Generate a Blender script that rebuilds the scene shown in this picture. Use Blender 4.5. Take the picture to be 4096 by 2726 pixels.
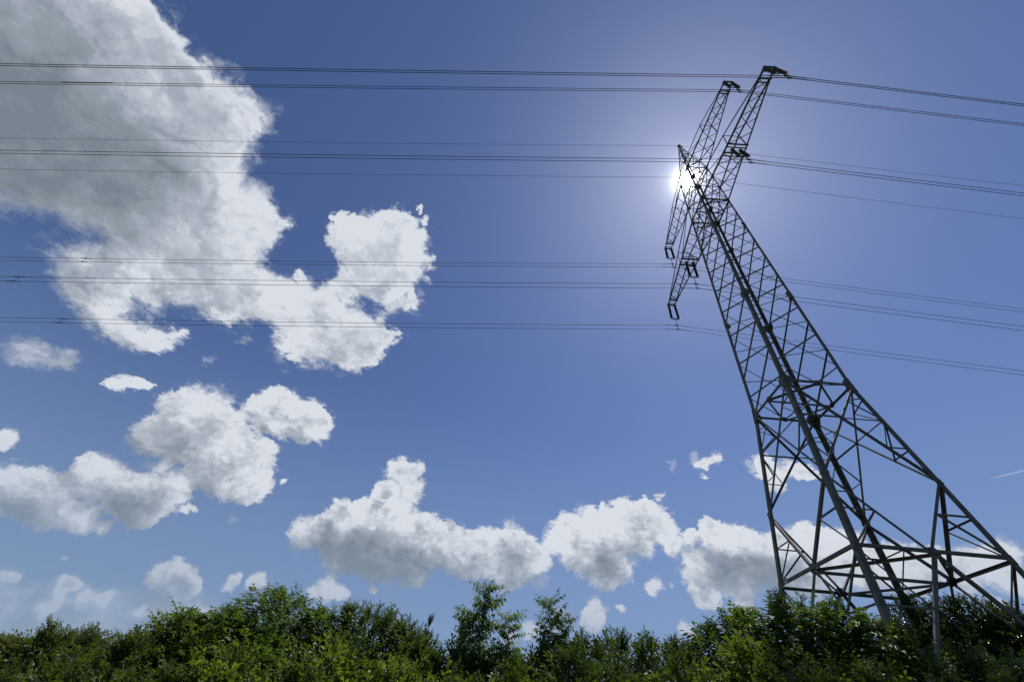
import bpy, math, random
import numpy as np
from mathutils import Vector, Matrix

for _o in list(bpy.data.objects):
    bpy.data.objects.remove(_o)
SC = bpy.context.scene
COL = SC.collection
R = math.radians

# ------------------------------------------------------------------ camera
cam_d = bpy.data.cameras.new('camera')
cam = bpy.data.objects.new('camera', cam_d)
COL.objects.link(cam)
cam_d.sensor_width = 36.0
cam_d.lens = 14.974
cam_d.clip_start = 0.1
cam_d.clip_end = 9000.0
EYE = 1.7
# tilted up 43.4 degrees and rolled 5.9 degrees
_r = Vector((0.9946519, -0.0709295, 0.07507736))
_u = Vector((-0.1032841, -0.68306902, 0.72301391))
_r = Vector((math.cos(R(5.9283)), -math.sin(R(43.3727)) * math.sin(R(5.9283)), math.cos(R(43.3727)) * math.sin(R(5.9283))))
_f = Vector((0.0, math.cos(R(43.3727)), math.sin(R(43.3727))))
_u = _r.cross(_f)
cam.matrix_world = Matrix(((_r.x, _u.x, -_f.x, 0.0), (_r.y, _u.y, -_f.y, 0.0), (_r.z, _u.z, -_f.z, EYE), (0, 0, 0, 1)))
SC.camera = cam

# ------------------------------------------------------------------ view, sun and sky
SC.view_settings.view_transform = 'Standard'
SC.view_settings.look = 'None'
SC.view_settings.exposure = 0.0
SC.view_settings.gamma = 1.0
SC.view_settings.use_curve_mapping = False
SC.cycles.max_bounces = 6
SC.cycles.transparent_max_bounces = 8
SC.cycles.transmission_bounces = 4
SC.cycles.diffuse_bounces = 3
SC.cycles.sample_clamp_indirect = 4.0

SUN_EL, SUN_AZ = 59.8, 40.2            # elevation, degrees clockwise from +Y
SUN = Vector((math.sin(R(SUN_AZ)) * math.cos(R(SUN_EL)), math.cos(R(SUN_AZ)) * math.cos(R(SUN_EL)), math.sin(R(SUN_EL))))
sun_d = bpy.data.lights.new('sun', 'SUN')
sun_d.energy = 4.8
sun_d.angle = R(0.5)
sun_d.color = (1.0, 0.95, 0.87)
sun = bpy.data.objects.new('sun', sun_d)
COL.objects.link(sun)
sun.rotation_euler = (-SUN).to_track_quat('-Z', 'Y').to_euler()
sun.location = SUN * 120

# cloud masses in the sky: direction, angular radius (and depth of shade for the grey bases)
BANKS = []
BANKS.append((
[(-0.7404,0.1959,0.643,0.0969), (-0.6883,0.1824,0.7021,0.0779), (-0.6456,0.1856,0.7408,0.0497), (-0.731,0.2985,0.6136,0.1244),
(-0.6324,0.2462,0.7345,0.0656), (-0.5995,0.2441,0.7622,0.037), (-0.5868,0.281,0.7594,0.0582), (-0.5668,0.3209,0.7588,0.0579),
(-0.6412,0.3504,0.6827,0.1154), (-0.5546,0.355,0.7526,0.0565), (-0.5827,0.4147,0.6989,0.0856), (-0.5401,0.478,0.6927,0.0652),
(-0.5029,0.5073,0.6999,0.0361), (-0.6895,0.4068,0.5992,0.0681), (-0.7516,0.3598,0.5529,0.0514), (-0.526,0.3132,0.7907,0.0316),
(-0.5213,0.3466,0.7798,0.0217), (-0.6268,0.4713,0.6205,0.0765), (-0.5751,0.5264,0.6262,0.0714), (-0.5331,0.5654,0.6293,0.0555),
(-0.6757,0.2036,0.7085,0.1082), (-0.6341,0.1658,0.7553,0.0383), (-0.6002,0.2045,0.7732,0.0237), (-0.7188,0.4704,0.512,0.045),
(-0.7069,0.5077,0.4924,0.0431), (-0.6819,0.5496,0.4826,0.0323), (-0.6527,0.5833,0.4835,0.0339), (-0.6264,0.6048,0.4917,0.0268),
(-0.6104,0.605,0.5112,0.013), (-0.659,0.4884,0.572,0.0468), (-0.4851,0.6183,0.6184,0.0543), (-0.4486,0.6413,0.6225,0.0432),
(-0.5728,0.5763,0.5829,0.0456), (-0.5355,0.614,0.5799,0.0477), (-0.4133,0.6304,0.6571,0.0443), (-0.6063,0.5395,0.5843,0.0363),
(-0.6952,0.488,0.5277,0.0378), (-0.6713,0.4486,0.59,0.0324), (-0.3304,0.551,0.7663,0.0728), (-0.3716,0.5458,0.751,0.0445),
(-0.2515,0.5578,0.7909,0.0519), (-0.2927,0.6076,0.7384,0.0707), (-0.3433,0.6156,0.7093,0.0461), (-0.2304,0.5977,0.7679,0.0366),
(-0.3921,0.4986,0.7731,0.0138), (-0.2891,0.5127,0.8084,0.0365), (-0.2538,0.5148,0.8189,0.0231), (-0.299,0.6362,0.7113,0.0378),
(-0.2639,0.6327,0.728,0.024), (-0.3916,0.6874,0.6116,0.063), (-0.3337,0.7028,0.6282,0.0578), (-0.4428,0.6861,0.5773,0.0389),
(-0.4703,0.6833,0.5585,0.0253), (-0.3563,0.7141,0.6026,0.0506), (-0.3097,0.7231,0.6174,0.0283), (-0.2778,0.7052,0.6523,0.0231),
(-0.2408,0.7131,0.6584,0.0098), (-0.4113,0.6507,0.6383,0.0355), (-0.3745,0.6315,0.6789,0.0273), (-0.6545,0.6369,0.4075,0.0185),
(-0.6386,0.6487,0.4139,0.0135), (-0.6654,0.6278,0.4038,0.0091), (-0.6016,0.6908,0.401,0.0296), (-0.4987,0.746,0.4414,0.0279),
(-0.4734,0.7541,0.4552,0.0368), (-0.4286,0.7796,0.4566,0.0439), (-0.3989,0.8006,0.4471,0.0326), (-0.4634,0.7463,0.4778,0.0283),
(-0.2073,0.8904,0.4053,0.0346), (-0.1733,0.8891,0.4236,0.0185), (0.4217,0.7921,0.4413,0.0118), (0.4329,0.7804,0.4512,0.0076),
(0.4201,0.8011,0.4264,0.0076), (0.5239,0.737,0.4271,0.0202), (0.5049,0.7498,0.4277,0.0126), (0.5708,0.7091,0.4139,0.0147),
(0.5845,0.6993,0.4115,0.0087), (0.3436,0.8468,0.406,0.0104), (-0.167,0.5449,0.8217,0.0115), (-0.2306,0.4898,0.8408,0.0092),
(-0.4568,0.7694,0.4465,0.033), (-0.3983,0.7919,0.4629,0.0302), (-0.4037,0.497,0.7681,0.012), (-0.411,0.5288,0.7426,0.0087),
(-0.184,0.592,0.7847,0.0136), (-0.206,0.5521,0.8079,0.021), (-0.2131,0.5124,0.8319,0.015), (-0.1907,0.6227,0.7589,0.0137),
(-0.2525,0.6558,0.7115,0.0213), (-0.4458,0.5891,0.6739,0.0155), (0.4365,0.7786,0.4507,0.0134), (0.4218,0.7899,0.4451,0.0135),
(0.5597,0.7133,0.4218,0.0194), (0.5355,0.7387,0.4094,0.0198), (0.5116,0.7389,0.4386,0.0173), (0.5815,0.7045,0.4068,0.0145),
(-0.6583,0.517,0.5471,0.0336), (-0.6832,0.5049,0.5276,0.0386), (-0.6344,0.5504,0.5428,0.0245), (-0.2096,0.8843,0.4172,0.0238),
(-0.1856,0.8915,0.4132,0.0221)],
[(-0.7389,0.2702,0.6173,0.1356,0.62), (-0.673,0.36,0.6461,0.0742,0.35), (-0.722,0.3555,0.5937,0.1028,0.55), (-0.6086,0.4082,0.6804,0.0691,0.3),
(-0.6714,0.4543,0.5855,0.0454,0.35), (-0.7095,0.4909,0.5055,0.0368,0.2), (-0.3118,0.5831,0.7502,0.0511,0.2), (-0.4772,0.778,0.4088,0.0239,0.25),
(-0.435,0.7796,0.4505,0.0294,0.3)],
[(-0.7116,0.576,0.4023,0.0168), (-0.707,0.5763,0.4099,0.0109), (0.3638,0.8127,0.4551,0.0105), (0.4068,0.7903,0.4583,0.0103),
(0.492,0.7542,0.4349,0.0112), (-0.5699,0.6602,0.4893,0.0091), (-0.474,0.6989,0.5356,0.0168), (-0.5291,0.6621,0.5308,0.0127),
(0.5421,0.7266,0.4221,0.0228)],
))
BANKS.append((
[(-0.575,0.7155,0.3969,0.0566), (-0.5801,0.7309,0.3594,0.0495), (-0.5226,0.7667,0.3729,0.0565), (-0.4875,0.8035,0.3416,0.0472),
(-0.5253,0.782,0.3356,0.0405), (-0.6182,0.7046,0.3483,0.0283), (-0.4628,0.8238,0.3273,0.0246), (-0.4694,0.8252,0.3142,0.019),
(-0.4281,0.8351,0.3453,0.008), (-0.4768,0.7932,0.3789,0.0275), (-0.5922,0.7427,0.3125,0.0122), (-0.7365,0.6193,0.2721,0.016),
(-0.7115,0.6658,0.2247,0.0296), (-0.7231,0.6571,0.2128,0.0365), (-0.6898,0.6857,0.2325,0.0308), (-0.685,0.6983,0.2076,0.0276),
(-0.6518,0.7298,0.2064,0.022), (-0.6262,0.7526,0.2036,0.0107), (-0.6541,0.706,0.2714,0.0335), (-0.6672,0.6911,0.2778,0.0181),
(-0.6231,0.7368,0.2625,0.0391), (-0.5862,0.7648,0.2672,0.0383), (-0.5943,0.7663,0.2442,0.0321), (-0.5695,0.7714,0.2837,0.0259),
(-0.5451,0.7966,0.2614,0.0082), (-0.5344,0.8026,0.2649,0.0055), (-0.1713,0.9062,0.3867,0.0291), (-0.2308,0.9023,0.3642,0.0282),
(-0.1979,0.9126,0.3578,0.0213), (-0.2454,0.8962,0.3695,0.0176), (-0.3655,0.8906,0.2705,0.0329), (-0.323,0.9018,0.2871,0.0364),
(-0.3045,0.9006,0.3101,0.0331), (-0.2543,0.9154,0.312,0.038), (-0.2453,0.9297,0.2747,0.0535), (-0.1847,0.9307,0.3157,0.0475),
(-0.1355,0.9381,0.3188,0.0297), (-0.165,0.9504,0.2638,0.05), (-0.1083,0.9495,0.2945,0.0448), (-0.2219,0.943,0.248,0.0341),
(-0.1411,0.9623,0.2327,0.018), (-0.061,0.9568,0.2842,0.0412), (-0.0083,0.9535,0.3013,0.0366), (-0.0408,0.9618,0.2707,0.0323),
(-0.2969,0.9214,0.2506,0.0357), (-0.2978,0.9365,0.1853,0.024), (-0.2708,0.9445,0.1859,0.0136), (-0.3227,0.9292,0.1799,0.0103),
(-0.2197,0.9551,0.1989,0.007), (-0.534,0.8285,0.1684,0.0242), (-0.51,0.8443,0.1646,0.022), (-0.5209,0.8404,0.1495,0.0215),
(-0.5454,0.8235,0.1561,0.0162), (-0.4989,0.8534,0.1513,0.0155), (-0.4535,0.8754,0.1673,0.0149), (-0.448,0.876,0.1784,0.0096),
(-0.4098,0.8937,0.1829,0.017), (-0.4213,0.8895,0.1772,0.0112), (-0.3074,0.8957,0.3212,0.0217), (-0.2688,0.9024,0.3369,0.0205),
(-0.2147,0.9189,0.3308,0.0225), (-0.1503,0.9338,0.3248,0.0228), (-0.0286,0.9486,0.3153,0.0194), (0.0174,0.9474,0.3195,0.023),
(-0.6317,0.7652,0.1245,0.0142), (-0.6352,0.7664,0.096,0.0158), (-0.6338,0.7625,0.1296,0.0099), (-0.6222,0.7725,0.1271,0.0078),
(-0.6068,0.7862,0.1169,0.0123), (-0.5893,0.7992,0.1184,0.0103), (-0.6302,0.7696,0.1027,0.0085), (-0.6814,0.7222,0.119,0.0091),
(-0.6752,0.7282,0.1172,0.0071), (-0.5303,0.8393,0.1199,0.0146), (-0.5116,0.8498,0.1269,0.0162), (-0.4884,0.8636,0.1254,0.0139),
(-0.4709,0.8732,0.1256,0.009), (-0.5423,0.8327,0.1115,0.0119), (-0.229,0.8976,0.3767,0.0231), (0.0041,0.9615,0.2749,0.0342)],
[(-0.5497,0.744,0.3799,0.0332,0.35), (-0.5801,0.7309,0.3594,0.0354,0.3), (-0.4922,0.7932,0.3585,0.023,0.1), (-0.7016,0.6803,0.2119,0.0324,0.4),
(-0.6779,0.7078,0.1988,0.0277,0.3), (-0.6327,0.7311,0.2552,0.0341,0.5), (-0.5943,0.7663,0.2442,0.0385,0.65), (-0.7049,0.6857,0.1813,0.0261,0.3),
(-0.3311,0.9073,0.259,0.0355,0.5), (-0.2578,0.9313,0.2574,0.0566,0.7), (-0.1719,0.9515,0.2552,0.0496,0.6), (-0.1117,0.9583,0.2629,0.042,0.4),
(-0.0318,0.9619,0.2716,0.0298,0.4), (-0.2094,0.8956,0.3925,0.0199,0.15), (-0.5271,0.8362,0.1512,0.0239,0.45), (-0.23,0.9414,0.2467,0.0566,0.4),
(-0.1603,0.957,0.2416,0.041,0.4), (-0.503,0.8516,0.1472,0.0256,0.4), (-0.4064,0.8971,0.1734,0.0169,0.3), (-0.4977,0.8589,0.1205,0.0187,0.4),
(-0.6306,0.7665,0.122,0.0164,0.3)],
[(-0.7461,0.5444,0.3835,0.0195), (-0.7297,0.5628,0.3883,0.0173), (-0.7153,0.5794,0.3907,0.0119), (-0.4788,0.8361,0.2678,0.0102),
(-0.645,0.7481,0.1561,0.0044), (-0.5092,0.852,0.1213,0.0279), (-0.5399,0.8334,0.1179,0.0204), (-0.4666,0.8749,0.1296,0.0129),
(-0.4837,0.8678,0.1141,0.0282), (-0.6332,0.7633,0.128,0.0142), (-0.639,0.7594,0.1224,0.0086), (-0.6138,0.7806,0.118,0.0133),
(-0.5923,0.7975,0.1148,0.0147), (-0.6374,0.7639,0.1008,0.0137), (-0.681,0.7227,0.1181,0.0142), (-0.6493,0.7558,0.0845,0.0255),
(-0.601,0.7947,0.085,0.0271), (-0.6678,0.7385,0.0928,0.012), (-0.5573,0.8228,0.1112,0.0234), (-0.5245,0.8461,0.0947,0.0296),
(-0.5735,0.8139,0.0936,0.0226), (-0.6356,0.7679,0.0799,0.0413), (-0.5742,0.8143,0.0851,0.0503), (-0.4986,0.8615,0.0965,0.0486),
(-0.6646,0.7422,0.0859,0.0299)],
))
BANKS.append((
[(0.0474,0.9534,0.298,0.0521), (0.0766,0.9579,0.2766,0.0358), (0.0976,0.9497,0.2975,0.0138), (0.0384,0.9673,0.2508,0.0251),
(0.1317,0.933,0.3349,0.0265), (0.1809,0.9196,0.3487,0.0354), (0.2428,0.9093,0.3379,0.0449), (0.2173,0.9329,0.2872,0.0461),
(0.2854,0.8893,0.3573,0.0414), (0.3269,0.8688,0.3718,0.0359), (0.2594,0.9241,0.2805,0.0346), (0.3096,0.8946,0.3222,0.035),
(0.3504,0.8696,0.3479,0.0233), (0.2424,0.9363,0.2541,0.0178), (0.3572,0.8757,0.325,0.0164), (0.3684,0.8739,0.3171,0.0097),
(0.3957,0.8553,0.3345,0.0081), (0.1736,0.9376,0.3012,0.03), (0.4313,0.8416,0.3251,0.0298), (0.4051,0.8749,0.2654,0.0366),
(0.4639,0.8317,0.305,0.0416), (0.4089,0.882,0.2341,0.0222), (0.5053,0.8181,0.2746,0.0431), (0.4644,0.8497,0.2497,0.0363),
(0.5614,0.7701,0.3028,0.0335), (0.5835,0.7667,0.2678,0.0465), (0.6128,0.7328,0.2958,0.0296), (0.5543,0.7935,0.2513,0.0338),
(0.6305,0.7327,0.2562,0.0375), (0.6673,0.6946,0.2688,0.0271), (0.6704,0.7024,0.2392,0.0293), (0.7004,0.6658,0.2572,0.0255),
(0.7304,0.6351,0.2513,0.0242), (0.7497,0.6107,0.255,0.0197), (0.751,0.6222,0.221,0.0227), (0.7329,0.6508,0.1984,0.0112),
(0.7138,0.6606,0.2328,0.0245), (0.217,0.9549,0.2027,0.0219), (0.2102,0.9607,0.1814,0.0215), (0.2653,0.9414,0.2081,0.0108),
(0.3679,0.9122,0.1802,0.0144), (0.385,0.9057,0.1773,0.01), (0.0933,0.982,0.1641,0.0185), (0.2334,0.8945,0.3814,0.0107), (0.0523,0.9872,0.1508,0.0168),
(0.1047,0.9524,0.2862,0.0257), (0.1266,0.9412,0.3132,0.0209), (0.3891,0.8624,0.3237,0.0145), (0.3998,0.8706,0.2869,0.0171),
(0.3641,0.8788,0.3084,0.0145), (0.0734,0.946,0.3157,0.0176), (0.1534,0.9219,0.3558,0.0197), (0.2072,0.9076,0.3652,0.0195),
(0.2769,0.8821,0.381,0.0211), (0.3189,0.8631,0.3916,0.0174), (0.4252,0.8387,0.3401,0.0191), (0.4728,0.8174,0.3292,0.0199),
(0.5003,0.8074,0.3126,0.0178), (0.5695,0.755,0.325,0.0155), (0.5888,0.7482,0.3058,0.0177), (0.4654,0.8599,0.21,0.014), (0.421,0.8799,0.2204,0.016),
(0.5343,0.784,0.316,0.0144), (0.3296,0.9118,0.2447,0.0156), (0.3176,0.918,0.2375,0.0109), (0.5308,0.7978,0.286,0.0319), (0.5288,0.7861,0.3201,0.0182),
(0.4078,0.8852,0.2239,0.0191), (0.0451,0.9458,0.3217,0.0265), (0.1822,0.9334,0.3093,0.0344), (0.3103,0.8811,0.3568,0.0256)],
[(0.0485,0.9569,0.2863,0.043,0.55), (0.2428,0.9264,0.2878,0.0333,0.5), (0.208,0.9195,0.3335,0.0348,0.1), (0.4267,0.8626,0.2718,0.0378,0.6),
(0.4797,0.8351,0.2694,0.0401,0.65), (0.4381,0.8633,0.2506,0.0295,0.4), (0.5147,0.8189,0.254,0.035,0.6), (0.5553,0.7908,0.2576,0.0339,0.5),
(0.6083,0.7482,0.265,0.0291,0.25), (0.6734,0.6935,0.2561,0.0295,0.3), (0.7148,0.6576,0.238,0.0273,0.3), (0.2258,0.9353,0.2723,0.0496,0.5),
(0.3092,0.8987,0.3109,0.029,0.3)],
[(0.3523,0.9033,0.2448,0.0077), (0.1513,0.9729,0.1748,0.0309), (0.4591,0.8632,0.2101,0.0211), (0.1051,0.9621,0.2517,0.025),
(0.383,0.8705,0.3092,0.0239)],
))

world = bpy.data.worlds.new('World')
SC.world = world
world.use_nodes = True
WT = bpy.data.node_groups.new('sky and clouds', 'ShaderNodeTree')
WT.interface.new_socket('Shader', in_out='OUTPUT', socket_type='NodeSocketShader')


def N(kind, **kw):
    n = WT.nodes.new(kind)
    for k, v in kw.items():
        setattr(n, k, v)
    return n


def put(sock, v):
    if v is None:
        return
    if isinstance(v, bpy.types.NodeSocket):
        WT.links.new(v, sock)
    else:
        sock.default_value = v


def M(op, a, b=None, c=None, clamp=False):
    n = N('ShaderNodeMath', operation=op, use_clamp=clamp)
    put(n.inputs[0], a)
    put(n.inputs[1], b)
    put(n.inputs[2], c)
    return n.outputs[0]


def VM(op, a, b=None, scale=None):
    n = N('ShaderNodeVectorMath', operation=op)
    put(n.inputs[0], a)
    put(n.inputs[1], b)
    if scale is not None:
        put(n.inputs['Scale'], scale)
    return n.outputs['Value'] if op in ('DISTANCE', 'DOT_PRODUCT', 'LENGTH') else n.outputs['Vector']


def MR(x, a, b, c=0.0, d=1.0, smooth=True):
    n = N('ShaderNodeMapRange', interpolation_type='SMOOTHSTEP' if smooth else 'LINEAR')
    n.clamp = True
    for i, v in enumerate((x, a, b, c, d)):
        put(n.inputs[i], v)
    return n.outputs[0]


def NOISE(vec, scale, detail=6.0, rough=0.6, color=False):
    n = N('ShaderNodeTexNoise', noise_dimensions='3D')
    put(n.inputs['Vector'], vec)
    n.inputs['Scale'].default_value = scale
    n.inputs['Detail'].default_value = detail
    n.inputs['Roughness'].default_value = rough
    return n.outputs['Color'] if color else n.outputs['Fac']


def MIX(fac, a, b, blend='MIX'):
    n = N('ShaderNodeMix', data_type='RGBA', blend_type=blend)
    put(n.inputs[0], fac)
    put(n.inputs[6], a)
    put(n.inputs[7], b)
    return n.outputs[2]


P = N('ShaderNodeTexCoord').outputs['Generated']
P = VM('NORMALIZE', P)
sep = N('ShaderNodeSeparateXYZ')
put(sep.inputs[0], P)
PZ = sep.outputs['Z']
HI = MR(PZ, 0.1, 0.85)                         # clouds overhead are near and large, low ones far and small


def field(pts, vec, spread):
    """sum of soft round masses, kept in a node group of its own"""
    global WT
    outer = WT
    WT = bpy.data.node_groups.new('cloud masses', 'ShaderNodeTree')
    WT.interface.new_socket('Vector', in_out='INPUT', socket_type='NodeSocketVector')
    WT.interface.new_socket('Value', in_out='OUTPUT', socket_type='NodeSocketFloat')
    gi, go = N('NodeGroupInput'), N('NodeGroupOutput')
    acc = None
    for p in pts:
        d = VM('DISTANCE', gi.outputs[0], (p[0], p[1], p[2]))
        w = MR(d, 0.0, p[3] * spread, p[4] if len(p) > 4 else 1.0, 0.0)
        acc = w if acc is None else M('ADD', acc, w)
    put(go.inputs[0], acc)
    inner, WT = WT, outer
    g_ = N('ShaderNodeGroup')
    g_.node_tree = inner
    put(g_.inputs[0], vec)
    return g_.outputs[0], inner


def again(inner, vec):
    g_ = N('ShaderNodeGroup')
    g_.node_tree = inner
    put(g_.inputs[0], vec)
    return g_.outputs[0]


# ragged edges: the direction is pushed about by two sizes of noise before the cloud masses are looked up
PN = VM('SCALE', P, None, M('MULTIPLY_ADD', HI, -1.1, 2.1))       # finer detail low down, where the clouds are far away
wc = VM('SUBTRACT', NOISE(P, 6.0, 7.0, 0.6, True), (0.5, 0.5, 0.5))
wc2 = VM('SUBTRACT', NOISE(PN, 22.0, 7.0, 0.66, True), (0.5, 0.5, 0.5))
PW = VM('ADD', P, VM('SCALE', wc, None, M('MULTIPLY_ADD', HI, 0.14, 0.016)))
PW = VM('ADD', PW, VM('SCALE', wc2, None, M('MULTIPLY_ADD', HI, 0.05, 0.022)))
PWN = VM('SCALE', PW, None, M('MULTIPLY_ADD', HI, -1.1, 2.1))
fine = NOISE(PWN, 32.0, 6.0, 0.7)
med = NOISE(P, 10.0, 5.0, 0.55)
edge = M('ADD', M('MULTIPLY', M('SUBTRACT', fine, 0.5), M('MULTIPLY_ADD', HI, -0.5, 1.45)), M('MULTIPLY', M('SUBTRACT', med, 0.5), M('MULTIPLY_ADD', HI, 0.7, 0.5)))
# some fringes are crisp, some melt away
SOFT = M('MULTIPLY_ADD', MR(NOISE(P, 4.5, 3.0, 0.5), 0.36, 0.66), M('MULTIPLY_ADD', HI, 0.45, 0.40), M('MULTIPLY_ADD', HI, 0.16, 0.42))

# brightness: sunlit puffs, grey bases, a relief from the noise taken a little towards the sun
PB = VM('ADD', P, VM('SCALE', wc, None, 0.09))
PS = VM('ADD', PW, (SUN.x * 0.022, SUN.y * 0.022, SUN.z * 0.022))
rel1 = M('SUBTRACT', NOISE(PW, 11.0, 3.0, 0.5), NOISE(PS, 11.0, 3.0, 0.5))
PS2 = VM('ADD', PWN, (SUN.x * 0.016, SUN.y * 0.016, SUN.z * 0.016))
rel2 = M('SUBTRACT', NOISE(PWN, 20.0, 4.0, 0.5), NOISE(PS2, 20.0, 4.0, 0.5))
REL = M('ADD', M('MULTIPLY', rel1, 0.8), M('MULTIPLY', rel2, M('MULTIPLY_ADD', HI, -0.6, 1.1)))
PL = VM('ADD', PW, VM('SCALE', (SUN.x, SUN.y, SUN.z), None, M('MULTIPLY_ADD', HI, 0.035, 0.030)))
low = NOISE(P, 5.0, 4.0, 0.45)
BASE_B = M('ADD', M('MULTIPLY_ADD', M('SUBTRACT', low, 0.5), 0.30, M('MULTIPLY_ADD', HI, 0.15, 0.82)), REL)


def cloud_layer(puffs, bases, wisps, domed):
    """cover and colour of one bank of clouds"""
    F, masses = field(puffs, PW, 1.55)
    T = M('ADD', F, M('MULTIPLY', edge, MR(F, 0.0, 0.22)))
    al = MR(T, 0.17, SOFT)
    # a thin torn veil round the firm cloud
    al = M('MAXIMUM', al, M('MULTIPLY', MR(M('ADD', F, M('MULTIPLY', edge, M('MULTIPLY', MR(F, 0.0, 0.12), 1.9))), 0.10, 1.0), 0.55))
    if wisps:
        fw = field(wisps, PW, 1.8)[0]
        al = M('MAXIMUM', al, M('MULTIPLY', MR(M('ADD', fw, M('MULTIPLY', edge, M('MULTIPLY', MR(fw, 0.0, 0.5), 1.1))), 0.10, 1.2), 0.62))
    # deep parts let less light through, with the puffs of the surface showing in the shade
    b = M('SUBTRACT', BASE_B, MR(M('ADD', F, M('MULTIPLY', edge, M('MULTIPLY_ADD', HI, -0.18, 0.28))), 0.4, 3.6, 0.0, 0.50))
    if domed:
        # each dome is brighter on the side turned to the sun
        fs = again(masses, PL)
        b = M('ADD', b, M('MULTIPLY_ADD', M('MAXIMUM', M('MINIMUM', M('SUBTRACT', F, fs), 0.9), -0.9), M('MULTIPLY_ADD', HI, -0.20, 0.40), -0.05))
    if bases:
        fb = M('ADD', field(bases, PB, 1.7)[0], M('MULTIPLY', edge, 0.14))
        b = M('SUBTRACT', b, MR(fb, 0.0, 1.0, 0.0, 0.60))
    ramp = N('ShaderNodeValToRGB')
    e = ramp.color_ramp
    e.elements[0].position = 0.10
    e.elements[0].color = (0.19, 0.23, 0.275, 1)
    e.elements[1].position = 1.0
    e.elements[1].color = (0.70, 0.735, 0.80, 1)
    q = e.elements.new(0.45)
    q.color = (0.29, 0.335, 0.39, 1)
    q = e.elements.new(0.72)
    q.color = (0.43, 0.475, 0.55, 1)
    put(ramp.inputs[0], b)
    # distant clouds sink into the pale air low down
    return al, MIX(MR(PZ, 0.09, 0.34, 0.72, 0.0), VM('SCALE', ramp.outputs[0], None, 10.0), (2.6,3.5,5.0,1))


sky = N('ShaderNodeTexSky', sky_type='NISHITA')
sky.sun_disc = False
sky.sun_elevation = R(SUN_EL)
sky.sun_rotation = R(SUN_AZ)
sky.altitude = 50.0
sky.air_density = 1.0
sky.dust_density = 0.35
sky.ozone_density = 2.0
SKY = VM('SCALE', sky.outputs[0], None, 1.0)
SKY = MIX(1.0, SKY, (0.575,0.635,0.835,1), 'MULTIPLY')
# pale air low down over the land
SKY = MIX(MR(PZ, 0.0, 0.62, 0.75, 0.0), SKY, (2.1,3.05,4.7,1))

# thin condensation trail of an aircraft
tn = Vector((0.74543, 0.56771, 0.34933)).cross(Vector((0.79946, 0.48832, 0.34987))).normalized()
td = M('ABSOLUTE', VM('DOT_PRODUCT', P, tuple(tn)))
ta = M('MULTIPLY', MR(td, 0.0002, 0.0008, 0.5, 0.0), MR(VM('DOT_PRODUCT', P, (0.79, -0.61, 0.0)), 0.2425, 0.262, 0.0, 1.0))
ta = M('MULTIPLY', ta, MR(VM('DOT_PRODUCT', P, (0.79, -0.61, 0.0)), 0.45, 0.55, 1.0, 0.0))
# the sun and the bright air round it
c = VM('DOT_PRODUCT', P, tuple(SUN))
th2 = M('MAXIMUM', M('MULTIPLY', M('SUBTRACT', 1.0, c), 2.0 * (180 / math.pi) ** 2), 0.0)   # squared angle in degrees
core = M('DIVIDE', 95.0, M('POWER', M('ADD', M('MULTIPLY', th2, 1 / 0.50 ** 2), 1.0), 2.0))
near = M('DIVIDE', 0.42, M('POWER', M('ADD', M('MULTIPLY', th2, 1 / 2.5 ** 2), 1.0), 1.5))
wide = M('DIVIDE', 0.07, M('POWER', M('ADD', M('MULTIPLY', th2, 1 / 12.0 ** 2), 1.0), 1.1))
glow = VM('ADD', VM('SCALE', (1.0, 0.98, 0.95), None, core), VM('SCALE', (0.86, 0.96, 1.05), None, M('ADD', near, wide)))
SKY = VM('ADD', SKY, VM('SCALE', glow, None, 10.0))


def BG(col):
    n = N('ShaderNodeBackground')
    put(n.inputs['Color'], col)
    n.inputs['Strength'].default_value = 0.10
    return n.outputs[0]


def MIXSH(fac, a, b):
    n = N('ShaderNodeMixShader')
    put(n.inputs[0], fac)
    WT.links.new(a, n.inputs[1])
    WT.links.new(b, n.inputs[2])
    return n.outputs[0]


SHD = BG(MIX(ta, SKY, (7.0, 7.6, 8.6, 1)))
for k, (puffs, bases, wisps) in enumerate(BANKS):
    al, colour = cloud_layer(puffs, bases, wisps, True)
    SHD = MIXSH(M('MULTIPLY', al, 0.985), SHD, BG(colour))
wo = N('NodeGroupOutput')
WT.links.new(SHD, wo.inputs[0])
for n in list(world.node_tree.nodes):
    world.node_tree.nodes.remove(n)
_g = world.node_tree.nodes.new('ShaderNodeGroup')
_g.node_tree = WT
_o = world.node_tree.nodes.new('ShaderNodeOutputWorld')
world.node_tree.links.new(_g.outputs[0], _o.inputs['Surface'])
world.cycles.sampling_method = 'MANUAL'
world.cycles.sample_map_resolution = 512


# ------------------------------------------------------------------ materials
def mat(name):
    m = bpy.data.materials.new(name)
    m.use_nodes = True
    return m, m.node_tree, m.node_tree.nodes['Principled BSDF']


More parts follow.
